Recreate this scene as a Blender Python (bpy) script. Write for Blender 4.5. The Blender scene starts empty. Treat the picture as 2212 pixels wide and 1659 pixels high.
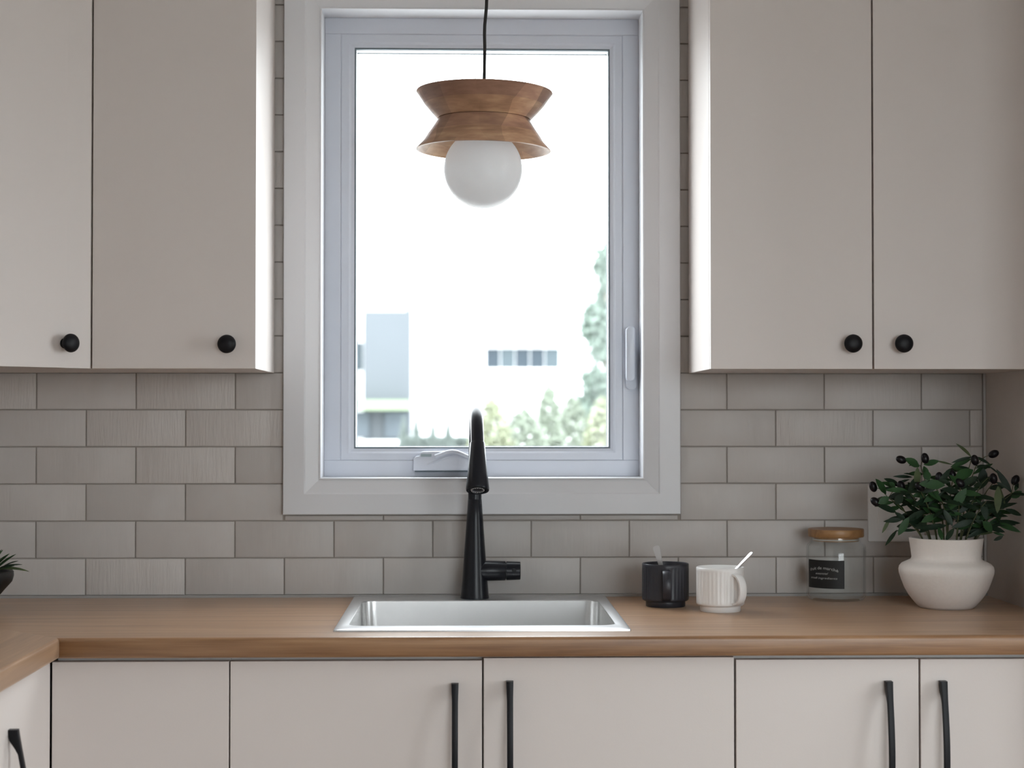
import bpy, bmesh, math, random
from mathutils import Vector, Matrix

# ------------------------------------------------------------------ camera, world, light, exposure
scene = bpy.context.scene
COL = scene.collection
CAM = Vector((0.0, -3.50646, 1.28259))
FPX, YAW, PIT = 3685.5, 0.02684, 0.01927          # focal length in pixels of the 2212 x 1659 frame
cam_data = bpy.data.cameras.new('camera')
cam_data.sensor_width = 36.0
cam_data.lens = 36.0 * FPX / 2212.0
cam_data.clip_start, cam_data.clip_end = 0.05, 500
cam_data.dof.use_dof = True
cam_data.dof.focus_distance = 3.15
cam_data.dof.aperture_fstop = 4.5
cam = bpy.data.objects.new('camera', cam_data)
cam.location = CAM
cam.rotation_euler = (math.pi / 2 + PIT, 0, -YAW)
COL.objects.link(cam)
scene.camera = cam

world = bpy.data.worlds.new('overcast_sky')
scene.world = world
world.use_nodes = True
_bg = world.node_tree.nodes['Background']
_bg.inputs['Color'].default_value = (0.93, 0.97, 1.0, 1)
_bg.inputs['Strength'].default_value = 11.2

def portal(name, loc, rot, sx, sy):
    d = bpy.data.lights.new(name, 'AREA')
    d.shape = 'RECTANGLE'; d.size = sx; d.size_y = sy
    d.cycles.is_portal = True
    o = bpy.data.objects.new(name, d)
    o.location = loc; o.rotation_euler = rot
    COL.objects.link(o)

H = math.pi / 2
ROOM_X0, ROOM_X1, ROOM_Y0, ROOM_Z1 = -1.317, 2.75, -4.8, 2.50
KW = (-0.300, 0.366, 1.1545, 2.1234)                # kitchen window opening x0 x1 z0 z1
PATIO = (0.55, 2.35, 0.60, 2.15)                      # glazed door in the wall behind the camera
SIDEW = (-2.15, -0.80, 0.45, 2.1)                    # window in the right-hand wall, y0 y1 z0 z1
portal('daylight_portal', ((KW[0] + KW[1]) / 2, 0.155, (KW[2] + KW[3]) / 2), (-H, 0, 0), KW[1] - KW[0], KW[3] - KW[2])
portal('daylight_portal', ((PATIO[0] + PATIO[1]) / 2, ROOM_Y0 - 0.11, (PATIO[2] + PATIO[3]) / 2), (H, 0, 0), PATIO[1] - PATIO[0], PATIO[3] - PATIO[2])
portal('daylight_portal', (ROOM_X1 + 0.11, (SIDEW[0] + SIDEW[1]) / 2, (SIDEW[2] + SIDEW[3]) / 2), (0, H, 0), SIDEW[3] - SIDEW[2], SIDEW[1] - SIDEW[0])

vs = scene.view_settings
vs.view_transform = 'Standard'
vs.look = 'None'
vs.exposure = 0.03
vs.gamma = 1.0
vs.use_curve_mapping = False
scene.cycles.use_denoising = True
scene.cycles.max_bounces = 14
scene.cycles.diffuse_bounces = 8
scene.cycles.transparent_max_bounces = 24
scene.cycles.caustics_reflective = False
scene.cycles.caustics_refractive = False

# ------------------------------------------------------------------ pixel -> place
def ray(u, v):
    x = (u - 1106) / FPX; z = (829.5 - v) / FPX
    y1 = math.cos(PIT) - z * math.sin(PIT); z1 = math.sin(PIT) + z * math.cos(PIT)
    return Vector((x * math.cos(YAW) + y1 * math.sin(YAW), -x * math.sin(YAW) + y1 * math.cos(YAW), z1))
def at(u, v, Y):
    d = ray(u, v); return CAM + d * ((Y - CAM.y) / d.y)
def on(u, v, Z):
    d = ray(u, v); return CAM + d * ((Z - CAM.z) / d.z)

# ------------------------------------------------------------------ materials
def nt(name):
    m = bpy.data.materials.new(name); m.use_nodes = True
    n = m.node_tree.nodes; l = m.node_tree.links
    return m, n, l, n['Principled BSDF']
def flat(name, col, rough=0.5, metal=0.0, spec=0.5, coat=0.0, bump=0.0, bscale=200.0, var=0.0):
    m, n, l, p = nt(name)
    p.inputs['Base Color'].default_value = (*col, 1)
    p.inputs['Roughness'].default_value = rough
    p.inputs['Metallic'].default_value = metal
    p.inputs['Specular IOR Level'].default_value = spec
    p.inputs['Coat Weight'].default_value = coat
    if bump or var:
        tc = n.new('ShaderNodeTexCoord'); nz = n.new('ShaderNodeTexNoise')
        nz.inputs['Scale'].default_value = bscale; nz.inputs['Detail'].default_value = 4
        l.new(tc.outputs['Object'], nz.inputs['Vector'])
        if bump:
            b = n.new('ShaderNodeBump'); b.inputs['Strength'].default_value = bump; b.inputs['Distance'].default_value = 0.002
            l.new(nz.outputs['Fac'], b.inputs['Height']); l.new(b.outputs['Normal'], p.inputs['Normal'])
        if var:
            mx = n.new('ShaderNodeMix'); mx.data_type = 'RGBA'
            mx.inputs['A'].default_value = (*[c * (1 - var) for c in col], 1)
            mx.inputs['B'].default_value = (*[min(1, c * (1 + var)) for c in col], 1)
            l.new(nz.outputs['Fac'], mx.inputs['Factor']); l.new(mx.outputs['Result'], p.inputs['Base Color'])
    return m
def grain(name, c0, c1, c2, scale, rough=0.45, fine=(2, 60, 60), bump=0.15, spec=0.5, sheen=0.0, blocks=0.0):
    """wood: stretched noise in object coordinates"""
    m, n, l, p = nt(name)
    tc = n.new('ShaderNodeTexCoord'); mp = n.new('ShaderNodeMapping'); mp.inputs['Scale'].default_value = scale
    nz = n.new('ShaderNodeTexNoise'); nz.inputs['Scale'].default_value = 1; nz.inputs['Detail'].default_value = 5; nz.inputs['Distortion'].default_value = 0.6
    mp2 = n.new('ShaderNodeMapping'); mp2.inputs['Scale'].default_value = fine
    nz2 = n.new('ShaderNodeTexNoise'); nz2.inputs['Scale'].default_value = 1; nz2.inputs['Detail'].default_value = 3
    l.new(tc.outputs['Object'], mp.inputs['Vector']); l.new(mp.outputs['Vector'], nz.inputs['Vector'])
    l.new(tc.outputs['Object'], mp2.inputs['Vector']); l.new(mp2.outputs['Vector'], nz2.inputs['Vector'])
    ad = n.new('ShaderNodeMix'); ad.data_type = 'FLOAT'; ad.inputs['Factor'].default_value = 0.3
    l.new(nz.outputs['Fac'], ad.inputs['A']); l.new(nz2.outputs['Fac'], ad.inputs['B'])
    cr = n.new('ShaderNodeValToRGB')
    cr.color_ramp.elements[0].position = 0.32; cr.color_ramp.elements[0].color = (*c0, 1)
    cr.color_ramp.elements[1].position = 0.70; cr.color_ramp.elements[1].color = (*c2, 1)
    e = cr.color_ramp.elements.new(0.5); e.color = (*c1, 1)
    l.new(ad.outputs['Result'], cr.inputs['Fac'])
    if blocks:      # glued-up pieces of slightly different timber
        vo = n.new('ShaderNodeTexVoronoi'); vo.inputs['Scale'].default_value = 1; mp3 = n.new('ShaderNodeMapping'); mp3.inputs['Scale'].default_value = (13, 13, 5)
        l.new(tc.outputs['Object'], mp3.inputs['Vector']); l.new(mp3.outputs['Vector'], vo.inputs['Vector'])
        sp = n.new('ShaderNodeSeparateColor'); l.new(vo.outputs['Color'], sp.inputs['Color'])
        rg = n.new('ShaderNodeMapRange'); rg.inputs['To Min'].default_value = 1 - blocks; rg.inputs['To Max'].default_value = 1 + blocks
        hs = n.new('ShaderNodeHueSaturation'); l.new(sp.outputs['Red'], rg.inputs['Value']); l.new(rg.outputs['Result'], hs.inputs['Value'])
        l.new(cr.outputs['Color'], hs.inputs['Color']); l.new(hs.outputs['Color'], p.inputs['Base Color'])
    else: l.new(cr.outputs['Color'], p.inputs['Base Color'])
    p.inputs['Sheen Weight'].default_value = sheen; p.inputs['Sheen Roughness'].default_value = 0.4; p.inputs['Sheen Tint'].default_value = (1, 0.80, 0.62, 1)
    p.inputs['Roughness'].default_value = rough; p.inputs['Specular IOR Level'].default_value = spec
    b = n.new('ShaderNodeBump'); b.inputs['Strength'].default_value = bump; b.inputs['Distance'].default_value = 0.0006
    l.new(nz2.outputs['Fac'], b.inputs['Height']); l.new(b.outputs['Normal'], p.inputs['Normal'])
    return m
def clear_glass(name, tint, f0=0.04, rough=0.0):
    m = bpy.data.materials.new(name); m.use_nodes = True
    n = m.node_tree.nodes; l = m.node_tree.links; n.clear()
    o = n.new('ShaderNodeOutputMaterial'); t = n.new('ShaderNodeBsdfTransparent'); g = n.new('ShaderNodeBsdfGlossy')
    lw = n.new('ShaderNodeLayerWeight'); lw.inputs['Blend'].default_value = 0.5; x = n.new('ShaderNodeMixShader')
    pw = n.new('ShaderNodeMath'); pw.operation = 'POWER'; pw.inputs[1].default_value = 5.0
    f = n.new('ShaderNodeMapRange'); f.inputs['To Min'].default_value = f0; f.inputs['To Max'].default_value = 0.9
    t.inputs['Color'].default_value = (*tint, 1); g.inputs['Roughness'].default_value = rough
    l.new(lw.outputs['Facing'], pw.inputs[0]); l.new(pw.outputs[0], f.inputs['Value'])
    l.new(f.outputs['Result'], x.inputs['Fac']); l.new(t.outputs[0], x.inputs[1]); l.new(g.outputs[0], x.inputs[2])
    l.new(x.outputs[0], o.inputs['Surface'])
    return m
def tile_mat():
    m, n, l, p = nt('glazed_tile')
    tc = n.new('ShaderNodeTexCoord'); oi = n.new('ShaderNodeObjectInfo')
    w = n.new('ShaderNodeMath'); w.operation = 'MULTIPLY'; w.inputs[1].default_value = 60
    l.new(oi.outputs['Random'], w.inputs[0])
    def noise(sc, det):
        mp = n.new('ShaderNodeMapping'); mp.inputs['Scale'].default_value = sc
        z = n.new('ShaderNodeTexNoise'); z.noise_dimensions = '4D'; z.inputs['Scale'].default_value = 1; z.inputs['Detail'].default_value = det
        l.new(tc.outputs['Object'], mp.inputs['Vector']); l.new(mp.outputs['Vector'], z.inputs['Vector']); l.new(w.outputs[0], z.inputs['W'])
        return z
    wave = noise((26, 1, 7), 2); line = noise((230, 1, 22), 3); tone = noise((14, 1, 9), 3)
    th = n.new('ShaderNodeMapRange'); th.inputs['From Min'].default_value = 0.72; th.inputs['From Max'].default_value = 0.95
    th.inputs['To Min'].default_value = 0.18; th.inputs['To Max'].default_value = 1.0
    l.new(oi.outputs['Random'], th.inputs['Value'])
    b1 = n.new('ShaderNodeBump'); b1.inputs['Strength'].default_value = 0.5; b1.inputs['Distance'].default_value = 0.0045
    b2 = n.new('ShaderNodeBump'); b2.inputs['Distance'].default_value = 0.0014
    l.new(wave.outputs['Fac'], b1.inputs['Height']); l.new(line.outputs['Fac'], b2.inputs['Height'])
    l.new(th.outputs['Result'], b2.inputs['Strength']); l.new(b1.outputs['Normal'], b2.inputs['Normal'])
    l.new(b2.outputs['Normal'], p.inputs['Normal'])
    mx = n.new('ShaderNodeMix'); mx.data_type = 'RGBA'
    mx.inputs['A'].default_value = (0.50, 0.463, 0.437, 1); mx.inputs['B'].default_value = (0.60, 0.575, 0.555, 1)
    l.new(tone.outputs['Fac'], mx.inputs['Factor'])
    hv = n.new('ShaderNodeHueSaturation')
    vr = n.new('ShaderNodeMapRange'); vr.inputs['To Min'].default_value = 0.93; vr.inputs['To Max'].default_value = 1.06
    l.new(oi.outputs['Random'], vr.inputs['Value']); l.new(vr.outputs['Result'], hv.inputs['Value'])
    l.new(mx.outputs['Result'], hv.inputs['Color']); l.new(hv.outputs['Color'], p.inputs['Base Color'])
    p.inputs['Roughness'].default_value = 0.42
    p.inputs['Specular IOR Level'].default_value = 0.35
    return m

M = {}
M['cabinet'] = flat('cabinet_laminate', (0.665, 0.607, 0.577), 0.42, 0.0, 0.42, bump=0.05, bscale=500)
M['carcass'] = flat('carcass_board', (0.62, 0.60, 0.585), 0.5)
M['tile'] = tile_mat()
M['grout'] = flat('grout', (0.36, 0.325, 0.295), 0.9, bump=0.2, bscale=400)
M['paint'] = flat('casing_paint', (0.71, 0.715, 0.74), 0.35)
M['vinyl'] = flat('white_vinyl', (0.60, 0.63, 0.70), 0.35)
M['gasket'] = flat('gasket_rubber', (0.10, 0.13, 0.15), 0.6)
M['spacer'] = flat('spacer_aluminium', (0.75, 0.78, 0.8), 0.4, 0.3)
M['glass'] = clear_glass('window_glass', (0.97, 0.985, 0.985), 0.008)
M['jar_glass'] = clear_glass('jar_glass', (0.99, 0.995, 0.993), 0.025)
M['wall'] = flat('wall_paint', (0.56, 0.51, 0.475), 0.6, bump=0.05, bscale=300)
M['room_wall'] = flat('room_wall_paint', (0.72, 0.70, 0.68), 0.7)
M['ceil'] = flat('ceiling_paint', (0.74, 0.73, 0.72), 0.8)
M['floor'] = grain('floor_oak', (0.20, 0.14, 0.09), (0.26, 0.18, 0.12), (0.30, 0.22, 0.15), (9, 0.8, 9), 0.4)
M['counter_x'] = grain('counter_wood', (0.19, 0.092, 0.041), (0.285, 0.15, 0.071), (0.39, 0.225, 0.118), (2.6, 46, 46), 0.34, (9, 260, 260), 0.10, 0.6, 0.19)
M['counter_y'] = grain('counter_wood_return', (0.19, 0.092, 0.041), (0.285, 0.15, 0.071), (0.39, 0.225, 0.118), (46, 2.6, 46), 0.34, (260, 9, 260), 0.10, 0.6, 0.19)
M['mango'] = grain('mango_wood', (0.26, 0.14, 0.082), (0.45, 0.262, 0.158), (0.68, 0.45, 0.27), (7, 7, 34), 0.5, (30, 30, 160), 0.12, 0.5, 0.0, 0.22)
M['mango2'] = grain('mango_wood_red', (0.22, 0.115, 0.075), (0.36, 0.20, 0.135), (0.58, 0.36, 0.22), (5, 5, 26), 0.5, (30, 30, 140), 0.12, 0.5, 0.0, 0.28)
M['lidwood'] = grain('acacia_lid', (0.20, 0.10, 0.04), (0.33, 0.17, 0.07), (0.42, 0.24, 0.10), (6, 60, 60), 0.4)
M['black'] = flat('matt_black', (0.008, 0.009, 0.013), 0.30, 0.0, 0.28)
M['knob'] = flat('black_knob', (0.007, 0.007, 0.009), 0.42, 0.0, 0.22)
M['steel'] = flat('brushed_steel', (0.80, 0.795, 0.79), 0.25, 1.0)
M['steel_rim'] = flat('satin_steel', (0.66, 0.66, 0.67), 0.33, 1.0)
M['strip'] = flat('grey_seal', (0.34, 0.33, 0.32), 0.5)
M['metaltrim'] = flat('edge_trim', (0.45, 0.43, 0.41), 0.4, 0.5)
M['mug_dark'] = flat('charcoal_glaze', (0.034, 0.034, 0.042), 0.36, 0.0, 0.4)
M['mug_white'] = flat('white_glaze', (0.88, 0.87, 0.86), 0.28)
M['pot'] = flat('cream_ceramic', (0.82, 0.765, 0.72), 0.75, bump=0.25, bscale=160, var=0.04)
M['soil'] = flat('soil', (0.035, 0.025, 0.018), 0.95, bump=0.8, bscale=300)
M['leaf1'] = flat('leaf_dark', (0.010, 0.026, 0.012), 0.5, 0, 0.3, var=0.3, bscale=60)
M['leaf2'] = flat('leaf_mid', (0.020, 0.062, 0.018), 0.5, 0, 0.3, var=0.3, bscale=60)
M['leaf3'] = flat('leaf_pale', (0.075, 0.10, 0.045), 0.55, 0, 0.3, var=0.25, bscale=60)
M['stem'] = flat('stem', (0.075, 0.085, 0.035), 0.6)
M['olive'] = flat('olive_fruit', (0.006, 0.005, 0.007), 0.3, 0, 0.3)
M['plate'] = flat('switch_plastic', (0.84, 0.84, 0.84), 0.35)
M['label_black'] = flat('label_paper', (0.008, 0.008, 0.008), 0.6)
M['print'] = flat('label_print', (0.45, 0.45, 0.44), 0.6)
M['bowl_black'] = flat('black_bowl', (0.010, 0.010, 0.010), 0.4)
M['cord'] = flat('black_cord', (0.012, 0.011, 0.011), 0.7)
def frosted():
    m, n, l, p = nt('frosted_globe')
    p.inputs['Base Color'].default_value = (0.90, 0.90, 0.91, 1)
    p.inputs['Roughness'].default_value = 0.33
    p.inputs['Specular IOR Level'].default_value = 0.6
    t = n.new('ShaderNodeBsdfTranslucent'); t.inputs['Color'].default_value = (0.85, 0.86, 0.87, 1)
    x = n.new('ShaderNodeMixShader'); x.inputs['Fac'].default_value = 0.54
    l.new(p.outputs[0], x.inputs[1]); l.new(t.outputs[0], x.inputs[2])
    l.new(x.outputs[0], n['Material Output'].inputs['Surface'])
    return m
M['globe'] = frosted()

# ------------------------------------------------------------------ mesh helpers
def link(name, me, mats, parent=None, loc=None, rot=None):
    o = bpy.data.objects.new(name, me)
    for m in (mats if isinstance(mats, (list, tuple)) else [mats]):
        if m is not None and len(me.materials) < len(mats if isinstance(mats, (list, tuple)) else [mats]): me.materials.append(m)
    COL.objects.link(o)
    if parent is not None: o.parent = parent
    if loc is not None: o.location = loc
    if rot is not None: o.rotation_euler = rot
    return o
def mesh_of(bm, name, smooth=None):
    bmesh.ops.recalc_face_normals(bm, faces=bm.faces)
    me = bpy.data.meshes.new(name); bm.to_mesh(me); bm.free()
    if smooth is not None:
        me.shade_smooth(); me.set_sharp_from_angle(angle=math.radians(smooth))
    return me
def obj(name, bm, mat, parent=None, smooth=None, loc=None, rot=None):
    return link(name, mesh_of(bm, name, smooth), mat, parent, loc, rot)
def tag(o, label=None, cat=None, group=None, kind=None):
    if label: o['label'] = label
    if cat: o['category'] = cat
    if group: o['group'] = group
    if kind: o['kind'] = kind
    return o
def thing(name, label, cat, loc=(0, 0, 0), rotz=0, group=None):
    o = bpy.data.objects.new(name, None); o.empty_display_size = 0.05
    COL.objects.link(o); o.location = loc; o.rotation_euler = (0, 0, rotz)
    return tag(o, label, cat, group)
def struct(name):
    o = bpy.data.objects.new(name, None); o.empty_display_size = 0.05
    COL.objects.link(o); o['kind'] = 'structure'; return o
def box(x0, x1, y0, y1, z0, z1, bev=0.0, seg=2, bm=None):
    b = bmesh.new()
    vs_ = [b.verts.new((x, y, z)) for x in (x0, x1) for y in (y0, y1) for z in (z0, z1)]
    for f in ((0, 1, 3, 2), (4, 6, 7, 5), (0, 4, 5, 1), (2, 3, 7, 6), (0, 2, 6, 4), (1, 5, 7, 3)):
        b.faces.new([vs_[i] for i in f])
    bmesh.ops.recalc_face_normals(b, faces=b.faces)
    if bev: bmesh.ops.bevel(b, geom=list(b.edges), offset=bev, segments=seg, profile=0.5, affect='EDGES')
    if bm is None: return b
    return join(bm, b)
def join(bm, b, mat=None):
    me = bpy.data.meshes.new('tmp'); b.to_mesh(me); b.free()
    if mat is not None: me.transform(mat)
    bm.from_mesh(me); bpy.data.meshes.remove(me)
    return bm
def lathe(prof, n=48, bm=None, close=False, M4=None):
    """prof: (radius, z) list turned about the z axis"""
    b = bmesh.new(); rings = []
    for r, z in prof:
        if r < 1e-6: rings.append([b.verts.new((0, 0, z))])
        else: rings.append([b.verts.new((r * math.cos(2 * math.pi * i / n), r * math.sin(2 * math.pi * i / n), z)) for i in range(n)])
    def quad(a, c):
        for i in range(n):
            j = (i + 1) % n
            if len(a) == 1 and len(c) == 1: return
            if len(a) == 1: b.faces.new((a[0], c[i], c[j]))
            elif len(c) == 1: b.faces.new((a[i], a[j], c[0]))
            else: b.faces.new((a[i], a[j], c[j], c[i]))
    for k in range(len(rings) - 1): quad(rings[k], rings[k + 1])
    if close: quad(rings[-1], rings[0])
    if M4 is not None: bmesh.ops.transform(b, matrix=M4, verts=b.verts)
    if bm is None: return b
    return join(bm, b)
def sweep(pts, radii, n=16, bm=None, cap=True):
    """round tube through pts"""
    pts = [Vector(p) for p in pts]
    if not isinstance(radii, (list, tuple)): radii = [radii] * len(pts)
    b = bmesh.new(); rings = []; up = None
    for i, p in enumerate(pts):
        t = (pts[min(i + 1, len(pts) - 1)] - pts[max(i - 1, 0)]).normalized()
        if up is None:
            up = Vector((0, 0, 1)) if abs(t.z) < 0.9 else Vector((1, 0, 0))
        s = t.cross(up).normalized(); up = s.cross(t).normalized()
        rings.append([b.verts.new(p + radii[i] * (math.cos(2 * math.pi * k / n) * s + math.sin(2 * math.pi * k / n) * up)) for k in range(n)])
    for a, c in zip(rings, rings[1:]):
        for k in range(n):
            j = (k + 1) % n; b.faces.new((a[k], a[j], c[j], c[k]))
    if cap: b.faces.new(rings[0]); b.faces.new(rings[-1][::-1])
    if bm is None: return b
    return join(bm, b)
def prism(poly, a, c, axis='y', bev=0.0, seg=2, bm=None):
    """poly of (u, v) pushed from a to c along an axis: y -> (u, t, v); x -> (t, u, v); z -> (u, v, t)"""
    f = {'y': lambda u, v, t: (u, t, v), 'x': lambda u, v, t: (t, u, v), 'z': lambda u, v, t: (u, v, t)}[axis]
    b = bmesh.new()
    A = [b.verts.new(f(u, v, a)) for u, v in poly]; B = [b.verts.new(f(u, v, c)) for u, v in poly]
    b.faces.new(A); b.faces.new(B[::-1])
    for i in range(len(poly)):
        j = (i + 1) % len(poly); b.faces.new((A[i], B[i], B[j], A[j]))
    bmesh.ops.recalc_face_normals(b, faces=b.faces)
    if bev: bmesh.ops.bevel(b, geom=list(b.edges), offset=bev, segments=seg, profile=0.5, affect='EDGES')
    if bm is None: return b
    return join(bm, b)
def rrect(x0, x1, y0, y1, r, n=6):
    out = []
    for cx, cy, a0 in ((x1 - r, y1 - r, 0), (x0 + r, y1 - r, 90), (x0 + r, y0 + r, 180), (x1 - r, y0 + r, 270)):
        for k in range(n + 1):
            a = math.radians(a0 + 90 * k / n); out.append((cx + r * math.cos(a), cy + r * math.sin(a)))
    return out
def copy_tree(o, parent=None):
    c = o.copy(); COL.objects.link(c)
    if parent is not None: c.parent = parent
    for ch in [x for x in bpy.data.objects if x.parent == o]: copy_tree(ch, c)
    return c

CT = 0.914                                          # worktop height

# ------------------------------------------------------------------ room shell
WALL_T = 0.16
def slab_with_hole(name, mat, axis, t0, t1, u0, u1, z0, z1, hole):
    """a wall between t0..t1 along its thickness axis with one rectangular opening"""
    h0, h1, hz0, hz1 = hole
    b = bmesh.new()
    for (a, c, e, g) in ((u0, h0, z0, z1), (h1, u1, z0, z1), (h0, h1, z0, hz0), (h0, h1, hz1, z1)):
        if c - a < 1e-4 or g - e < 1e-4: continue
        if axis == 'y': box(a, c, t0, t1, e, g, bm=b)
        else: box(t0, t1, a, c, e, g, bm=b)
    return tag(obj(name, b, mat), kind='structure')
GROUT_Y = 0.0035
wall_back = slab_with_hole('wall_back', M['grout'], 'y', GROUT_Y, WALL_T, ROOM_X0 - 0.1, ROOM_X1 + 0.1, 0, ROOM_Z1, KW)
tag(obj('floor', box(ROOM_X0 - 0.1, ROOM_X1 + 0.1, ROOM_Y0 - 0.1, 0.16, -0.12, 0.0), M['floor']), kind='structure')
tag(obj('ceiling', box(ROOM_X0 - 0.1, ROOM_X1 + 0.1, ROOM_Y0 - 0.1, 0.16, ROOM_Z1, ROOM_Z1 + 0.1), M['ceil']), kind='structure')
tag(obj('wall_left', box(ROOM_X0 - 0.1, ROOM_X0, ROOM_Y0, 0.0, 0, ROOM_Z1), M['room_wall']), kind='structure')
WALL_RX = 1.0755
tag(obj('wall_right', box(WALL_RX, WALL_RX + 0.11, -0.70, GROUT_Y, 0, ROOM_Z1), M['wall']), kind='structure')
slab_with_hole('wall_front', M['room_wall'], 'y', ROOM_Y0 - 0.1, ROOM_Y0, ROOM_X0 - 0.1, ROOM_X1 + 0.1, 0, ROOM_Z1, PATIO)
slab_with_hole('wall_side', M['room_wall'], 'x', ROOM_X1, ROOM_X1 + 0.1, ROOM_Y0, 0.0, 0, ROOM_Z1, SIDEW)

def room_window(name, axis, t, u0, u1, z0, z1, panes):
    w = struct(name)
    def bx_(a, c, e, g, d0, d1):
        return box(a, c, t + d0, t + d1, e, g, 0.003) if axis == 'y' else box(t + d0, t + d1, a, c, e, g, 0.003)
    fw = 0.07
    for (a, c, e, g) in ((u0, u1, z0, z0 + fw), (u0, u1, z1 - fw, z1), (u0, u0 + fw, z0 + fw, z1 - fw), (u1 - fw, u1, z0 + fw, z1 - fw)):
        obj('frame_rail', bx_(a, c, e, g, -0.04, 0.04), M['vinyl'], w)
    for k in range(1, panes):
        c = u0 + (u1 - u0) * k / panes
        obj('mullion', bx_(c - 0.05, c + 0.05, z0 + fw, z1 - fw, -0.04, 0.04), M['vinyl'], w)
    for k in range(panes):
        a = u0 + (u1 - u0) * k / panes; c = u0 + (u1 - u0) * (k + 1) / panes
        obj('pane', bx_(a + 0.04, c - 0.04, z0 + fw - 0.01, z1 - fw + 0.01, -0.004, 0.004), M['glass'], w)
room_window('window_2', 'y', ROOM_Y0 - 0.05, PATIO[0], PATIO[1], PATIO[2], PATIO[3], 4)
room_window('window_3', 'x', ROOM_X1 + 0.05, SIDEW[0], SIDEW[1], SIDEW[2], SIDEW[3], 2)

# ------------------------------------------------------------------ wall tiles
TQ, TP, TX0, TZ0 = 0.202, 0.07575, -0.87663, CT + 0.0044
GAP = 0.0013
rt = random.Random(7)
def tile_mesh(w, h):
    b = box(-w / 2, w / 2, 0.0, 0.006, -h / 2, h / 2)
    fr = [e for e in b.edges if all(abs(v.co.y) < 1e-6 for v in e.verts)]
    bmesh.ops.bevel(b, geom=fr, offset=min(0.0011, w / 4, h / 4), segments=2, profile=0.5, affect='EDGES')
    return mesh_of(b, 'tile', 40)
full_tile = tile_mesh(TQ - 2 * GAP, TP - 2 * GAP)
def add_tile(xa, xb, za, zb):
    w, h = xb - xa - 2 * GAP, zb - za - 2 * GAP
    if w < 0.004 or h < 0.004: return
    full = abs(w - (TQ - 2 * GAP)) < 1e-5 and abs(h - (TP - 2 * GAP)) < 1e-5
    o = link('tile', full_tile if full else tile_mesh(w, h), M['tile'], wall_back,
             ((xa + xb) / 2, rt.uniform(-0.0005, 0.0004), (za + zb) / 2),
             (math.radians(rt.uniform(-.35, .35)), 0, math.radians(rt.uniform(-.25, .25))))
ROW_SPANS = lambda k: [(ROOM_X0, WALL_RX - 0.006)] if k < 6 else [(-0.45, 0.52)]
for k in range(0, 17):
    za = TZ0 + k * TP; zb = za + TP
    off = TX0 if k % 2 == 1 else TX0 + TQ / 2
    for s0, s1 in ROW_SPANS(k):
        spans = [(s0, s1, za, zb)]
        # cut the tiles round the window casing
        cx0, cx1, cz0 = -0.374, 0.4405, 1.0825
        if zb > cz0:
            spans = [(s0, cx0, za, zb), (cx1, s1, za, zb)]
            if za < cz0 - 0.006: spans.append((cx0, cx1, za, cz0 - 0.001))
        for a, c, e, g in spans:
            i = math.floor((a - off) / TQ)
            while off + i * TQ < c:
                xa, xb = max(a, off + i * TQ), min(c, off + (i + 1) * TQ)
                if xb - xa > 0.007: add_tile(xa, xb, e, g)
                i += 1

tag(obj('trim_1', box(ROOM_X0, WALL_RX, -0.0075, 0.003, CT - 0.001, CT + 0.0052, 0.001), M['strip']), kind='structure')
tag(obj('trim_2', box(WALL_RX - 0.0055, WALL_RX, -0.003, 0.004, CT + 0.005, 1.375, 0.0008), M['metaltrim']), kind='structure')

# ------------------------------------------------------------------ kitchen window
win = struct('window_1')
CX0, CX1, CZ0, CZ1 = -0.373, 0.4395, 1.0834, 2.194
IX0, IX1, IZ0, IZ1 = KW
# casing boards, mitred: each a ruled profile between outer and inner edge
def casing(side):
    # (fraction outer->inner, y)
    prof = [(0.0, 0.002), (0.0, -0.0165), (0.02, -0.0175), (0.58, -0.0175), (0.62, -0.0150), (0.94, -0.0105), (1.0, -0.0095), (1.0, 0.002)]
    O = {'l': ((CX0, CZ0), (CX0, CZ1)), 'r': ((CX1, CZ0), (CX1, CZ1)), 'b': ((CX0, CZ0), (CX1, CZ0)), 't': ((CX0, CZ1), (CX1, CZ1))}[side]
    I = {'l': ((IX0, IZ0), (IX0, IZ1)), 'r': ((IX1, IZ0), (IX1, IZ1)), 'b': ((IX0, IZ0), (IX1, IZ0)), 't': ((IX0, IZ1), (IX1, IZ1))}[side]
    b = bmesh.new(); ends = []
    for e in (0, 1):
        ends.append([b.verts.new((O[e][0] + (I[e][0] - O[e][0]) * t, y, O[e][1] + (I[e][1] - O[e][1]) * t)) for t, y in prof])
    b.faces.new(ends[0]); b.faces.new(ends[1][::-1])
    for i in range(len(prof)):
        j = (i + 1) % len(prof); b.faces.new((ends[0][i], ends[1][i], ends[1][j], ends[0][j]))
    obj('casing_board', b, M['paint'], win)
for s in 'lrbt': casing(s)
def ring(x0, x1, z0, z1, w, y0, y1, name, mat, parent, bev=0.0):
    """four rails of a frame: outer size x0..x1 z0..z1, rail width w"""
    out = []
    for (a, c, e, g) in ((x0, x1, z0, z0 + w), (x0, x1, z1 - w, z1), (x0, x0 + w, z0 + w, z1 - w), (x1 - w, x1, z0 + w, z1 - w)):
        out.append(obj(name, box(a, c, y0, y1, e, g, bev), mat, parent))
    return out
ring(IX0, IX1, IZ0, IZ1, 0.0032, -0.0125, 0.152, 'jamb_board', M['paint'], win, 0.0008)
FX0, FX1, FZ0, FZ1 = IX0 + 0.0032, IX1 - 0.0032, IZ0 + 0.0032, IZ1 - 0.0032
ring(FX0, FX1, FZ0, FZ1, 0.034, 0.066, 0.15, 'frame_rail', M['vinyl'], win, 0.0015)
SX0, SX1, SZ0, SZ1 = FX0 + 0.033, FX1 - 0.033, FZ0 + 0.033, FZ1 - 0.033
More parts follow.
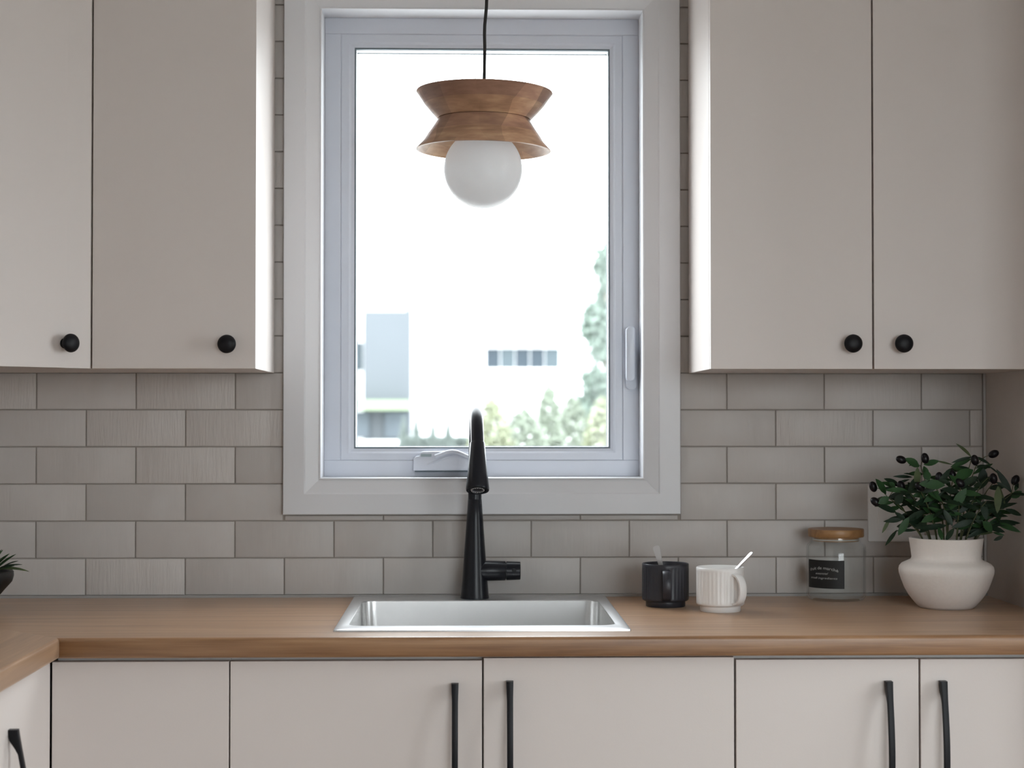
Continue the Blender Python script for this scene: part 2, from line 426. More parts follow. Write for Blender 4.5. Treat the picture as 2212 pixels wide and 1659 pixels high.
GX0, GX1, GZ0, GZ1 = -0.2346, 0.3025, 1.2165, 2.0585
def sash_rail(side):
    prof = [(0.0, 0.12), (0.0, 0.0695), (0.10, 0.0680), (0.62, 0.0680), (0.78, 0.0720), (1.0, 0.0740), (1.0, 0.12)]
    O = {'l': ((SX0, SZ0), (SX0, SZ1)), 'r': ((SX1, SZ0), (SX1, SZ1)), 'b': ((SX0, SZ0), (SX1, SZ0)), 't': ((SX0, SZ1), (SX1, SZ1))}[side]
    I = {'l': ((GX0, GZ0), (GX0, GZ1)), 'r': ((GX1, GZ0), (GX1, GZ1)), 'b': ((GX0, GZ0), (GX1, GZ0)), 't': ((GX0, GZ1), (GX1, GZ1))}[side]
    b = bmesh.new(); ends = []
    for e in (0, 1):
        ends.append([b.verts.new((O[e][0] + (I[e][0] - O[e][0]) * t, y, O[e][1] + (I[e][1] - O[e][1]) * t)) for t, y in prof])
    b.faces.new(ends[0]); b.faces.new(ends[1][::-1])
    for i in range(len(prof)):
        j = (i + 1) % len(prof); b.faces.new((ends[0][i], ends[1][i], ends[1][j], ends[0][j]))
    obj('sash_rail', b, M['vinyl'], win)
for s in 'lrbt': sash_rail(s)
ring(GX0, GX1, GZ0, GZ1, 0.0030, 0.0745, 0.079, 'gasket', M['gasket'], win)
pane = obj('pane', box(GX0 + 0.0005, GX1 - 0.0005, 0.080, 0.083, GZ0 + 0.0005, GZ1 - 0.0005), M['glass'], win)
ring(GX0, GX1, GZ0, GZ1, 0.0035, 0.0832, 0.110, 'glazing_spacer', M['spacer'], win)
ring(GX0, GX1, GZ0, GZ1, 0.0048, 0.1102, 0.116, 'gasket', M['gasket'], win)
# crank operator on the bottom rail
def cpx(u, v, Y): p = at(u, v, Y); return (p.x, p.z)
YC = 0.045
crank = obj('crank_operator', prism([cpx(*q, YC) for q in ((893, 1017), (893, 993), (898, 986), (906, 985), (909, 977), (914, 975.5), (945, 975), (962, 974), (975, 973.5), (990, 975), (1010, 982), (1030, 990), (1040, 1000), (1043, 1016))], YC, 0.068, 'y', 0.0016, 2), M['vinyl'], win, 40)
obj('crank_slot', box(cpx(910, 0, YC)[0], cpx(933, 0, YC)[0], YC - 0.0006, YC + 0.002, at(910, 986.5, YC).z, at(910, 980.5, YC).z), flat('slot_grey', (0.30, 0.36, 0.38), 0.6), crank)
arm = [(922, 1003), (930, 1001), (945, 995), (962, 988), (977, 984.5)]
obj('crank_arm', sweep([Vector((cpx(*q, YC)[0], YC + 0.0004, cpx(*q, YC)[1])) for q in arm], [0.0012, 0.002, 0.0024, 0.0024, 0.0014], 10), M['vinyl'], crank, 60)
arm = [(940, 986), (952, 982), (965, 977), (976, 975), (988, 976.5), (1003, 983), (1018, 990), (1035, 999)]
obj('crank_arm', sweep([Vector((cpx(*q, YC)[0], YC - 0.003, cpx(*q, YC)[1])) for q in arm], 0.0042, 10), M['vinyl'], crank, 60)
obj('crank_shadow_strip', box(cpx(897, 0, YC)[0], cpx(1041, 0, YC)[0], YC + 0.004, 0.0665, at(950, 1020, YC).z, at(950, 1016.2, YC).z), M['gasket'], crank)  # dark strip standing in for the shade under the crank housing
# lock lever on the right rail
YL = 0.050
def lpoly(u0, u1, v0, v1, r):
    a = at(u0, v1, YL); c = at(u1, v0, YL)
    return rrect(a.x, c.x, a.z, c.z, r, 6)
lock = obj('lock_plate', prism(lpoly(1353.5, 1376, 758, 841, 0.0095), YL + 0.004, 0.0665, 'y', 0.0012, 2), M['vinyl'], win, 40)
obj('lock_lever', prism(lpoly(1351.5, 1371, 706, 823, 0.008), YL - 0.012, YL + 0.004, 'y', 0.003, 3), M['vinyl'], lock, 40)

# ------------------------------------------------------------------ worktop (L shape, mitred, with sink cut-out)
CB = 0.8800; CD = 0.640
SKX0, SKX1, SKY0, SKY1 = -0.2280, 0.2845, -0.568, -0.012   # sink rim outline
HOLE = (SKX0 + 0.012, SKX1 - 0.012, SKY0 + 0.012, SKY1 - 0.012)
R1 = 0.007
def nose(d):   # worktop profile in (depth from wall, z), starting at the back top
    p = [(0.0, CT)]
    for k in range(7):
        a = math.radians(90 - 15 * k); p.append((d - R1 + R1 * math.cos(a), CT - R1 + R1 * math.sin(a)))
    for k in range(5):
        a = math.radians(-22.5 * k); p.append((d - 0.005 + 0.005 * math.cos(a), CB + 0.005 + 0.005 * math.sin(a)))
    p.append((0.0, CB))
    return p
b = bmesh.new()
def run(b, prof, start, end, place, mi):
    A = [b.verts.new(place(d, start(d), z)) for d, z in prof]; B = [b.verts.new(place(d, end(d), z)) for d, z in prof]
    fs = [b.faces.new(A), b.faces.new(B[::-1])]
    for i in range(len(prof)):
        j = (i + 1) % len(prof); fs.append(b.faces.new((A[i], B[i], B[j], A[j])))
    for f in fs: f.material_index = mi
XP = lambda d, t, z: (t, -d, z)
YP = lambda d, t, z: (ROOM_X0 + d, t, z)
run(b, nose(CD), lambda d: ROOM_X0 + d, lambda d: HOLE[0], XP, 0)
run(b, nose(CD), lambda d: HOLE[1], lambda d: WALL_RX, XP, 0)
run(b, [(-HOLE[2], CT)] + nose(CD)[1:-1] + [(-HOLE[2], CB)], lambda d: HOLE[0], lambda d: HOLE[1], XP, 0)
run(b, [(0, CT), (-HOLE[3], CT), (-HOLE[3], CB), (0, CB)], lambda d: HOLE[0], lambda d: HOLE[1], XP, 0)
run(b, nose(CD), lambda d: -d, lambda d: -2.3, YP, 1)
counter = obj('countertop', b, [M['counter_x'], M['counter_y']], smooth=50)
tag(counter, 'L-shaped wood-look worktop with rounded front edge running under the window', 'countertop')

# ------------------------------------------------------------------ sink
sink = thing('kitchen_sink', 'stainless steel drop-in sink set into the wood-look worktop', 'sink', (0.028, -0.29, CT))
so = sink.location
BWX0, BWX1, BWY0, BWY1 = -0.2060, 0.2630, -0.514, -0.105
def loops(seq, n=8):
    b = bmesh.new(); prev = None
    for (x0, x1, y0, y1, r, z) in seq:
        cur = [b.verts.new((x - so.x, y - so.y, z - so.z)) for x, y in rrect(x0, x1, y0, y1, r, n)]
        if prev:
            for i in range(len(cur)):
                j = (i + 1) % len(cur); b.faces.new((prev[i], prev[j], cur[j], cur[i]))
        prev = cur
    return b, prev
def ins(d, z, r): return (BWX0 + d, BWX1 - d, BWY0 + d, BWY1 - d, r, z)
b, last = loops([(SKX0, SKX1, SKY0, SKY1, 0.006, CT - 0.0005), (SKX0 + 0.0005, SKX1 - 0.0005, SKY0 + 0.0005, SKY1 - 0.0005, 0.006, CT + 0.0028),
                 (SKX0 + 0.004, SKX1 - 0.004, SKY0 + 0.004, SKY1 - 0.004, 0.006, CT + 0.0038), ins(-0.0015, CT + 0.0038, 0.0295), ins(-0.0004, CT + 0.0034, 0.0284), ins(0.0, CT + 0.0022, 0.028)])
rim = obj('rim', b, M['steel_rim'], sink, 40)
b, last = loops([ins(0.0, CT + 0.0022, 0.028), ins(0.001, CT - 0.05, 0.030), ins(0.003, CT - 0.11, 0.032), ins(0.005, CT - 0.165, 0.034), ins(0.010, CT - 0.182, 0.036), ins(0.024, CT - 0.190, 0.036),
                 ins(0.12, CT - 0.193, 0.03)])
c = b.verts.new((0.0285 - so.x, -0.31 - so.y, CT - 0.195 - so.z))
for i in range(len(last)): b.faces.new((last[i], last[(i + 1) % len(last)], c))
obj('bowl', b, M['steel'], sink, 60)
obj('drain', lathe([(0, 0.0), (0.012, 0.0005), (0.036, 0.002), (0.044, 0.004), (0.045, 0.0)], 32, M4=Matrix.Translation((0.0, -0.02, -0.1945))), M['steel_rim'], sink, 40)

# ------------------------------------------------------------------ faucet
FAX, FAY = 0.0175, -0.062
fz0 = CT + 0.0036
fa = thing('kitchen_faucet', 'matt black pull-down kitchen faucet with conical body standing behind the sink', 'faucet', (FAX, FAY, fz0))
def fz(v, dy=0.0): return at(1027, v, FAY + dy).z - fz0
b = lathe([(0, 0), (0.0285, 0), (0.0288, 0.002), (0.0280, 0.006), (0.0245, fz(1240)), (0.0205, fz(1180)), (0.0165, fz(1120)), (0.0140, fz(1079)), (0.0133, fz(1078)), (0, fz(1078))], 48)
body = obj('body', b, M['black'], fa, 40)
obj('collar', lathe([(0, fz(1079)), (0.0136, fz(1079)), (0.0136, fz(1056)), (0.0128, fz(1054)), (0, fz(1054))], 40), M['black'], fa, 40)
# gooseneck: up, over towards the room, down into the spray head
top = at(1030, 873, FAY - 0.085).z - fz0 - 0.0125
Rg = 0.082
pts = [Vector((0, 0, fz(1060)))]
zc = top - Rg
pts += [Vector((0, 0, z)) for z in (fz(1060) + (zc - fz(1060)) * k / 4 for k in range(1, 5))]
pts += [Vector((0.0008 * k / 3, -Rg + Rg * math.cos(math.radians(a)), zc + Rg * math.sin(math.radians(a)))) for k, a in enumerate(range(12, 163, 10))]
pe = pts[-1]; tdir = (pts[-1] - pts[-2]).normalized()
pts.append(pe + tdir * 0.012)
obj('spout', sweep(pts, 0.0125, 24), M['black'], fa, 60)
# spray head hangs on the end of the spout, tipped towards the room
p0 = pts[-1]; hd = Vector((0.0, tdir.y, tdir.z)).normalized()
hl = 0.098
rotm = hd.to_track_quat('Z', 'Y').to_matrix().to_4x4(); rotm.translation = p0 - hd * 0.006
head = obj('spray_head', lathe([(0, 0), (0.0135, 0), (0.0142, 0.002), (0.0160, hl * 0.30), (0.0195, hl * 0.68), (0.0224, hl - 0.003), (0.0216, hl), (0.0165, hl), (0.0155, hl - 0.003), (0, hl - 0.003)], 40, M4=rotm), M['black'], fa, 40)
obj('nozzle_ring', lathe([(0.0105, hl - 0.003), (0.0105, hl - 0.0003), (0.0135, hl - 0.0003), (0.0135, hl - 0.003)], 32, M4=rotm), flat('nozzle_grey', (0.16, 0.16, 0.17), 0.4), head, 40)
nm = None
for k in range(16):
    a = 2 * math.pi * k / 16
    q = rotm @ Vector((0.012 * math.cos(a), 0.012 * math.sin(a), hl - 0.0003))
    if nm is None: nm = mesh_of(lathe([(0, 0.0008), (0.0008, 0.0006), (0.0012, 0)], 8), 'nozzle', 60); nm.materials.append(M['steel_rim'])
    o = bpy.data.objects.new('nozzle', nm); COL.objects.link(o); o.parent = head; o.location = q; o.rotation_euler = rotm.to_euler()
# side lever
zl = fz(1233)
lm = Matrix.Translation((0, 0, zl)) @ Matrix.Rotation(math.pi / 2, 4, 'Y')
xe = at(1092, 1233, FAY).x - FAX; xe2 = at(1124, 1233, FAY).x - FAX
obj('side_valve', lathe([(0, 0.0), (0.0212, 0.0), (0.0205, 0.020), (0.0195, xe - 0.0008), (0.0188, xe), (0, xe)], 40, M4=lm), M['black'], fa, 40)
lev = obj('side_handle', lathe([(0, xe), (0.017, xe), (0.017, xe + 0.0012), (0.0192, xe + 0.0018), (0.0182, xe2 - 0.001), (0.0172, xe2), (0, xe2)], 40, M4=lm), M['black'], fa, 40)
obj('handle_pin', lathe([(0, 0.0012), (0.004, 0.0010), (0.0047, 0)], 16, M4=Matrix.Translation(((xe + xe2) / 2 + 0.002, -0.0183, zl + 0.002)) @ Matrix.Rotation(math.pi / 2, 4, 'X')), M['knob'], lev, 40)

# ------------------------------------------------------------------ cabinets
DT = 0.019
def knob_mesh():
    return mesh_of(lathe([(0, 0), (0.0095, 0), (0.0095, 0.002), (0.0072, 0.004), (0.0068, 0.013), (0.0100, 0.0155), (0.0155, 0.0175), (0.0172, 0.0205), (0.0168, 0.0235), (0.0135, 0.0272), (0.0080, 0.0292), (0, 0.0298)], 36), 'knob', 40)
KM = knob_mesh(); KM.materials.append(M['knob'])
def add_knob(parent, loc, normal_angle):
    """knob on a door; normal_angle is the door normal about z (0 = facing the room, -y)"""
    o = bpy.data.objects.new('knob', KM); COL.objects.link(o); o.parent = parent
    o.matrix_local = Matrix.Translation(loc) @ Matrix.Rotation(normal_angle, 4, 'Z') @ Matrix.Rotation(math.pi / 2, 4, 'X')
    return o
def pull_mesh(L=0.262):
    """bow pull in local coords: x across, -y out of the door, z down from its top end at 0"""
    w = 0.0052; N = 28; b = bmesh.new(); rows = []
    for k in range(N + 1):
        t = k / N; z = -L * t; s = math.sin(math.pi * t)
        out = 0.0145 + 0.0175 * s ** 1.15
        e = min(t, 1 - t) * L
        inn = 0.0 if e < 0.017 else out - 0.0065 - max(0, 0.009 * (1 - (e - 0.017) / 0.018))
        if e < 0.017: inn = -0.0002
        ww = w + 0.0008 * max(0, 1 - e / 0.03)
        rows.append([b.verts.new((-ww, -inn, z)), b.verts.new((ww, -inn, z)), b.verts.new((ww, -out, z)), b.verts.new((-ww, -out, z))])
    b.faces.new(rows[0]); b.faces.new(rows[-1][::-1])
    for a, c in zip(rows, rows[1:]):
        for i in range(4):
            j = (i + 1) % 4; b.faces.new((a[i], a[j], c[j], c[i]))
    bmesh.ops.recalc_face_normals(b, faces=b.faces)
    lg = [e for e in b.edges if abs(e.verts[0].co.z - e.verts[1].co.z) > 1e-5]
    bmesh.ops.bevel(b, geom=lg, offset=0.0010, segments=2, profile=0.5, affect='EDGES')
    return mesh_of(b, 'pull_handle', 40)
PM = pull_mesh(); PM.materials.append(M['knob'])
def add_pull(parent, loc, ang):
    o = bpy.data.objects.new('pull_handle', PM); COL.objects.link(o); o.parent = parent
    o.matrix_local = Matrix.Translation(loc) @ Matrix.Rotation(ang, 4, 'Z')
    return o
UB, UT = 1.3722, 2.290        # bottom and top of the wall cabinets
UF = -0.325

def wall_unit(label, x0, x1, doors, name='wall_cabinet'):
    t = thing(name, label, 'cabinet', ((x0 + x1) / 2, 0, UB))
    L = t.location
    b = box(x0 - L.x, x1 - L.x, -0.3035, -0.0085, 0.0, UT - UB, 0.0008)
    obj('body', b, M['cabinet'], t)
    for (a, c, kx, kz) in doors:
        d = obj('door', box(a - L.x, c - L.x, UF, UF + DT, 0.0, UT - UB, 0.0009), M['cabinet'], t)
        if kx is not None: add_knob(d, (kx - L.x, UF, kz - L.z), 0)
    return t
GU = 'greige wall cabinets'
wall_unit('narrow one-door wall cabinet beside the angled corner cabinet, black knob near its right edge', -0.6945, -0.3925, [(-0.6935, -0.3915, -0.4421, 1.4172)])
wall_unit('two-door wall cabinet above the potted plant, with two black knobs', 0.4578, 1.0735, [(0.4578, 0.7622, 0.7215, 1.4194), (0.7655, 1.0715, 0.8168, 1.4195)])
# angled corner unit
dc = thing('corner_wall_cabinet', 'pale angled corner wall cabinet with black knob, left of the narrow cabinet', 'cabinet', (-1.0, -0.3, UB))
L = dc.location
P1 = Vector((-0.6985, -0.3265)); dd = Vector((-1, -1)).normalized(); nn = Vector((1, -1)).normalized()
W = 0.412; P2 = P1 + dd * W
q = lambda v: (v.x - L.x, v.y - L.y)
i1, i2 = P1 - nn * 0.0215, P2 - nn * 0.0215
poly = [q(Vector((ROOM_X0 + 0.001, -0.0085))), q(Vector((-0.6965, -0.0085))), q(Vector((-0.6965, i1.y + (i1.x + 0.6965)))), q(Vector((i2.x, i2.y))), q(Vector((ROOM_X0 + 0.001, i2.y)))]
obj('body', prism(poly, 0.0, UT - UB, 'z'), M['cabinet'], dc)
dp = [q(P1), q(P2), q(P2 - nn * DT), q(P1 - nn * DT)]
door = obj('door', prism(dp, 0.0, UT - UB, 'z', 0.0009), M['cabinet'], dc)
kp = P1 + dd * 0.052
add_knob(door, (kp.x - L.x, kp.y - L.y, 1.4172 - L.z), math.radians(45))

# base units
BF = -0.615
def base_unit(label, x0, x1, doors, name='base_cabinet'):
    t = thing(name, label, 'cabinet', ((x0 + x1) / 2, -0.3, 0))
    L = t.location
    obj('body', box(x0 - L.x, x1 - L.x, -0.592 - L.y, -0.0085 - L.y, 0.10, 0.690 if name == 'sink_cabinet' else CB - 0.0005), M['carcass'], t)
    if name == 'sink_cabinet':
        obj('top_rail', box(x0 - L.x, x1 - L.x, -0.592 - L.y, -0.574 - L.y, 0.69, CB - 0.0005), M['carcass'], t)
    obj('plinth', box(x0 - L.x, x1 - L.x, -0.545 - L.y, -0.53 - L.y, 0.0, 0.10), M['carcass'], t)
    for (a, c, top_, hx, hz) in doors:
        d = obj('door', box(a - L.x, c - L.x, BF - L.y, BF + DT - L.y, 0.105, top_, 0.0009), M['cabinet'], t)
        if hx is not None: add_pull(d, (hx - L.x, BF - L.y, hz), 0)
    return t
base_unit('plain base cabinet without a handle in the inner corner of the worktop', -0.69, -0.3978, [(-0.6945, -0.3990, 0.8712, None, None)], 'corner_base_cabinet')
base_unit('wide two-door base cabinet below the sink with long black pulls', -0.3972, 0.4555, [(-0.3965, 0.0268, 0.8712, -0.0186, 0.8337), (0.0298, 0.4542, 0.8752, 0.0738, 0.8372)], 'sink_cabinet')
base_unit('two-door base cabinet below the mugs and potted plant with black pulls', 0.4562, 1.0745, [(0.4578, 0.7695, 0.8708, 0.7165, 0.8345), (0.7727, 1.0735, 0.8706, 0.8095, 0.8345)])
# return run along the left wall: doors face +x
lr = thing('return_base_cabinet', 'side run base cabinet with bowed black pull, at right angles to the other base cabinets', 'cabinet', (-1.0, -0.9, 0))
L = lr.location
LX = -0.697
obj('body', box(ROOM_X0 + 0.001 - L.x, LX - 0.022 - L.x, -2.28 - L.y, -0.60 - L.y, 0.10, CB - 0.0005), M['carcass'], lr)
obj('plinth', box(LX - 0.08 - L.x, LX - 0.065 - L.x, -2.28 - L.y, -0.66 - L.y, 0.0, 0.10), M['carcass'], lr)
for k, (ya, yb, hy) in enumerate(((-0.943, -0.6175, -0.875), (-1.34, -0.9455, None), (-1.75, -1.3425, None))):
    d = obj('door', box(LX - DT - L.x, LX - L.x, ya - L.y, yb - L.y, 0.105, 0.8712, 0.0009), M['cabinet'], lr)
    if hy is not None: add_pull(d, (LX - L.x, hy - L.y, on(33, 1541, 0).z * 0 + 0.806), math.radians(90))

# ------------------------------------------------------------------ pendant lamp
PY = -0.36
pc = at(1045.5, 260, PY)
S = 3.1465 / FPX                                    # metres per pixel at the lamp
def pz(v): return at(1045, v, PY).z - pc.z
pend = thing('pendant_lamp', 'hourglass mango-wood pendant lamp with frosted globe hanging before the window', 'lamp', (pc.x, PY, pc.z))
zt, zw, zb = pz(199), pz(258), pz(326)
h1 = zw + (zt - zw) * 0.52
b = lathe([(0.001, zw), (0.060, zw), (101 * S, zw), (117 * S, zw + (zt - zw) * 0.28), (129 * S, h1), (121 * S, h1), (108 * S, zw + (zt - zw) * 0.33), (0.05, zw + 0.014), (0.001, zw + 0.013)], 72)
obj('bowl_ring', b, M['mango'], pend, 40)
b = lathe([(121 * S, h1), (129.3 * S, h1), (138 * S, zw + (zt - zw) * 0.74), (144.5 * S, zw + (zt - zw) * 0.90), (148 * S, zt - 0.0015), (147 * S, zt), (141 * S, zt), (134 * S, zw + (zt - zw) * 0.78)], 72, close=True)
obj('bowl_ring', b, M['mango2'], pend, 40)
h2 = zw + (zb - zw) * 0.46
b = lathe([(0.001, zw - 0.0005), (99 * S, zw - 0.0005), (100.5 * S, zw - 0.003), (118.5 * S, h2), (108 * S, h2), (103 * S, zw + (zb - zw) * 0.35), (70 * S, zw + (zb - zw) * 0.22), (0.001, zw + (zb - zw) * 0.2)], 72)
obj('bowl_ring', b, M['mango2'], pend, 40)
b = lathe([(108 * S, h2), (119.2 * S, h2), (131 * S, zw + (zb - zw) * 0.74), (145.5 * S, zb + 0.002), (146 * S, zb + 0.0005), (144 * S, zb), (140 * S, zb), (139 * S, zb + 0.001), (122 * S, zw + (zb - zw) * 0.68)], 72, close=True)
obj('bowl_ring', b, M['mango'], pend, 40)
gc = pz(365.5); gr = 85 * S
prof = [(gr * math.sin(math.radians(a)), gc - gr * math.cos(math.radians(a))) for a in range(0, 151, 6)]
prof[0] = (0, gc - gr)
obj('globe', lathe(prof + [(gr * 0.45, gc + gr * 0.95)], 64), M['globe'], pend, 60)
obj('socket', lathe([(0, zw - 0.013), (0.034, zw - 0.013), (0.034, gc + gr * 0.80), (0, gc + gr * 0.80)], 32), M['knob'], pend, 40)
cord_pts = []
for (u, v) in ((1044.5, 172), (1044.5, 118), (1044.3, 100), (1043.3, 75), (1043.5, 55), (1045, 35), (1046.5, 15), (1047, -10), (1046.5, -60)):
    p = at(u, v, PY); cord_pts.append(Vector((p.x - pc.x, 0, p.z - pc.z)))
cord_pts[0].z = zw + 0.012
cord_pts.append(Vector((0.001, 0, 2.30 - pc.z))); cord_pts.append(Vector((0.0, 0, ROOM_Z1 - 0.02 - pc.z)))
obj('cord', sweep(cord_pts, 0.0030, 12), M['cord'], pend, 60)
obj('ceiling_rose', lathe([(0, ROOM_Z1 - pc.z), (0.06, ROOM_Z1 - pc.z), (0.06, ROOM_Z1 - 0.018 - pc.z), (0.052, ROOM_Z1 - 0.025 - pc.z), (0, ROOM_Z1 - 0.025 - pc.z)], 40), M['knob'], pend, 40)
pend.rotation_euler = (0, math.radians(1.0), 0)

# ------------------------------------------------------------------ mugs and spoons
def mug(name, label, base, mat, hang, mouth=0.0):
    t = thing(name, label, 'mug', base)
    R, Hh, Rf, hf = 0.0455, 0.0835, 0.0385, 0.0105
    n = 36; per = 4; N = n * per
    b = bmesh.new()
    def ringv(fn, z): return [b.verts.new((fn(i) * math.cos(2 * math.pi * i / N), fn(i) * math.sin(2 * math.pi * i / N), z)) for i in range(N)]
    flute = lambda r, d: (lambda i: r - d * (0.5 + 0.5 * math.cos(2 * math.pi * i / per)) ** 2)
    cst = lambda r: (lambda i: r)
    seq = [(cst(0.0005), 0.001), (cst(Rf - 0.003), 0.001), (cst(Rf - 0.001), 0.0), (cst(Rf), 0.001), (cst(Rf), hf), (cst(R - 0.003), hf + 0.0008), (cst(R - 0.0005), hf + 0.003), (cst(R), hf + 0.005), (flute(R, 0.0011), hf + 0.009),
           (flute(R, 0.0012), hf + 0.03), (flute(R, 0.0012), Hh - 0.016), (flute(R, 0.0010), Hh - 0.009), (cst(R), Hh - 0.0065), (cst(R), Hh - 0.0012), (cst(R - 0.0010), Hh), (cst(R - 0.0028), Hh - 0.0006), (cst(R - 0.0036), Hh - 0.003), (cst(R - 0.004), 0.02), (cst(R - 0.012), 0.013), (cst(0.0005), 0.012)]
    rs = [ringv(f, z) for f, z in seq]
    for a, c in zip(rs, rs[1:]):
        for i in range(N):
            j = (i + 1) % N; b.faces.new((a[i], a[j], c[j], c[i]))
    obj('cup', b, mat, t, 50)
    # strap handle: flat band bent into a C
    hb = bmesh.new(); rows = []; w = 0.0078; th = 0.0030
    path = []
    for k in range(17):
        a = math.radians(90 - 180 * k / 16)
        path.append((R - 0.004 + 0.026 * max(0.0, math.cos(a)) ** 0.75, 0.044 + 0.0275 * math.sin(a)))
    path = [(R - 0.004, path[0][1])] + path[1:-1] + [(R - 0.004, path[-1][1])]
    for k, (r, z) in enumerate(path):
        r0, z0 = path[max(k - 1, 0)]; r1, z1 = path[min(k + 1, len(path) - 1)]
        tv = Vector((r1 - r0, 0, z1 - z0)).normalized(); nv = Vector((-tv.z, 0, tv.x))
        p = Vector((r, 0, z))
        rows.append([hb.verts.new(p + nv * th * s + Vector((0, w * q_, 0))) for q_, s in ((-1, -.6), (-.6, -1), (.6, -1), (1, -.6), (1, .6), (.6, 1), (-.6, 1), (-1, .6))])
    for a, c in zip(rows, rows[1:]):
        for i in range(8):
            j = (i + 1) % 8; hb.faces.new((a[i], a[j], c[j], c[i]))
    hb.faces.new(rows[0]); hb.faces.new(rows[-1][::-1])
    bmesh.ops.rotate(hb, matrix=Matrix.Rotation(hang, 3, 'Z'), verts=hb.verts)
    obj('handle', hb, mat, t, 40)
    return t
m1 = at(1437, 1308, -0.178); m2 = at(1555, 1318, -0.262)
mug('ribbed_mug', 'charcoal ribbed mug with a teaspoon, beside the white mug on the worktop', (m1.x, -0.182, CT), M['mug_dark'], math.radians(-94))
mug('ribbed_mug', 'white ribbed mug with a teaspoon, beside the charcoal mug on the worktop', (m2.x, -0.268, CT), M['mug_white'], math.radians(-60))
def spoon(label, tip, bowl_pt, wid, faceang):
    """teaspoon from its bowl (inside the mug) to the handle tip"""
    tip = Vector(tip); bp = Vector(bowl_pt)
    ax = (tip - bp).normalized(); Ls = (tip - bp).length
    t = thing('teaspoon', label, 'spoon', bp)
    side = ax.cross(Vector((math.cos(faceang), math.sin(faceang), 0))).normalized(); nrm = side.cross(ax).normalized()
    b = bmesh.new(); rows = []
    for s, w, th in ((0.02, .0035, .0014), (0.2, .0028, .0013), (0.45, .003, .0012), (0.7, .0042, .0011), (0.88, .0058, .0010), (0.95, .0062, .0010), (0.985, .0050, .0009), (1.0, .0025, .0007)):
        p = ax * (Ls * s); w = w * wid
        rows.append([b.verts.new(p + side * w * a + nrm * th * c) for a, c in ((-1, -1), (1, -1), (1, 1), (-1, 1))])
    for a, c in zip(rows, rows[1:]):
        for i in range(4):
            j = (i + 1) % 4; b.faces.new((a[i], a[j], c[j], c[i]))
    b.faces.new(rows[0]); b.faces.new(rows[-1][::-1])
    obj('handle', b, M['steel_rim'], t, 50)
    b = bmesh.new(); bmesh.ops.create_uvsphere(b, u_segments=16, v_segments=8, radius=1)
    mat = Matrix((side, ax, nrm)).transposed().to_4x4() @ Matrix.Diagonal((0.011, 0.018, 0.003, 1))
    bmesh.ops.transform(b, matrix=Matrix.Translation(ax * -0.008) @ mat, verts=b.verts)
    obj('bowl', b, M['steel_rim'], t, 60)
t1 = at(1417, 1179, -0.165); q1 = Vector((m1.x - 0.004, -0.176, CT + 0.024))
q1.x = t1.x + 0.022
spoon('steel teaspoon with a broad handle standing in the charcoal mug', (t1.x, -0.165, t1.z), q1, 1.15, math.radians(70))
t2 = at(1625, 1193, -0.250); q2 = Vector((m2.x - 0.012, -0.262, CT + 0.034))
spoon('steel teaspoon leaning against the rim of the white mug', (t2.x, -0.250, t2.z), q2, 0.7, math.radians(20))

# ------------------------------------------------------------------ storage jar
JY = -0.0725
jx = at(1806, 1250, JY).x
jar = thing('storage_jar', 'glass storage jar with wooden lid and black label, between the mugs and potted plant', 'jar', (jx, JY, CT))
JS = (JY - CAM.y) / FPX
jz = lambda v: at(1806, v, JY).z - CT
Rj = 63.5 * JS
zs = jz(1178)
gp = [(0, 0.0), (Rj - 0.012, 0.0), (Rj - 0.004, 0.0018), (Rj, 0.008), (Rj, zs - 0.003), (Rj - 0.002, zs + 0.002), (Rj - 0.008, jz(1170)), (Rj - 0.0100, jz(1164)), (Rj - 0.0100, jz(1159)),
      (Rj - 0.0125, jz(1159)), (Rj - 0.0125, jz(1164)), (Rj - 0.0105, jz(1170.5)), (Rj - 0.0045, zs), (Rj - 0.0028, zs - 0.004), (Rj - 0.0028, 0.010), (Rj - 0.006, 0.006), (0, 0.005)]
obj('glass_body', lathe(gp, 64), M['jar_glass'], jar, 40)
lz0, lz1 = jz(1159), jz(1142)
lid = obj('lid', lathe([(0, lz0 + 0.0002), (59 * JS, lz0 + 0.0002), (60 * JS, lz0 + 0.0015), (60 * JS, lz1 - 0.002), (59 * JS, lz1), (0, lz1)], 64), M['lidwood'], jar, 40)
obj('lid_plug', lathe([(0, lz0), (Rj - 0.0135, lz0), (Rj - 0.0135, jz(1168)), (0, jz(1168))], 48), M['lidwood'], lid, 40)
obj('seal_ring', lathe([(Rj - 0.0140, jz(1163)), (Rj - 0.0127, jz(1163)), (Rj - 0.0127, jz(1166)), (Rj - 0.0140, jz(1166))], 48, close=True), flat('clear_seal', (0.5, 0.5, 0.46), 0.5), lid, 40)
# label wrapped on the glass; angle 0 faces the room (-y)
def on_cyl(s, z, r):   # s = arc length
    a = s / Rj; return Vector((r * math.sin(a), -r * math.cos(a), z))
sx = lambda u: math.asin(max(-0.999, min(0.999, (u - 1806) / 63.5))) * Rj
view = math.atan2(jx, -CAM.y + JY)                  # the camera stands left of the jar's axis
s0, s1 = sx(1748.5) - view * Rj, sx(1823.5) - view * Rj
lzt, lzb = jz(1206), jz(1266) 
b = bmesh.new(); N = 24; cols = []
for k in range(N + 1):
    s = s0 + (s1 - s0) * k / N
    cols.append([b.verts.new(on_cyl(s, z, r)) for z, r in ((lzb, Rj + 0.0001), (lzb, Rj + 0.0004), (lzt, Rj + 0.0004), (lzt, Rj + 0.0001))])
for a, c in zip(cols, cols[1:]):
    for i in range(4):
        j = (i + 1) % 4; b.faces.new((a[i], a[j], c[j], c[i]))
b.faces.new(cols[0]); b.faces.new(cols[-1][::-1])
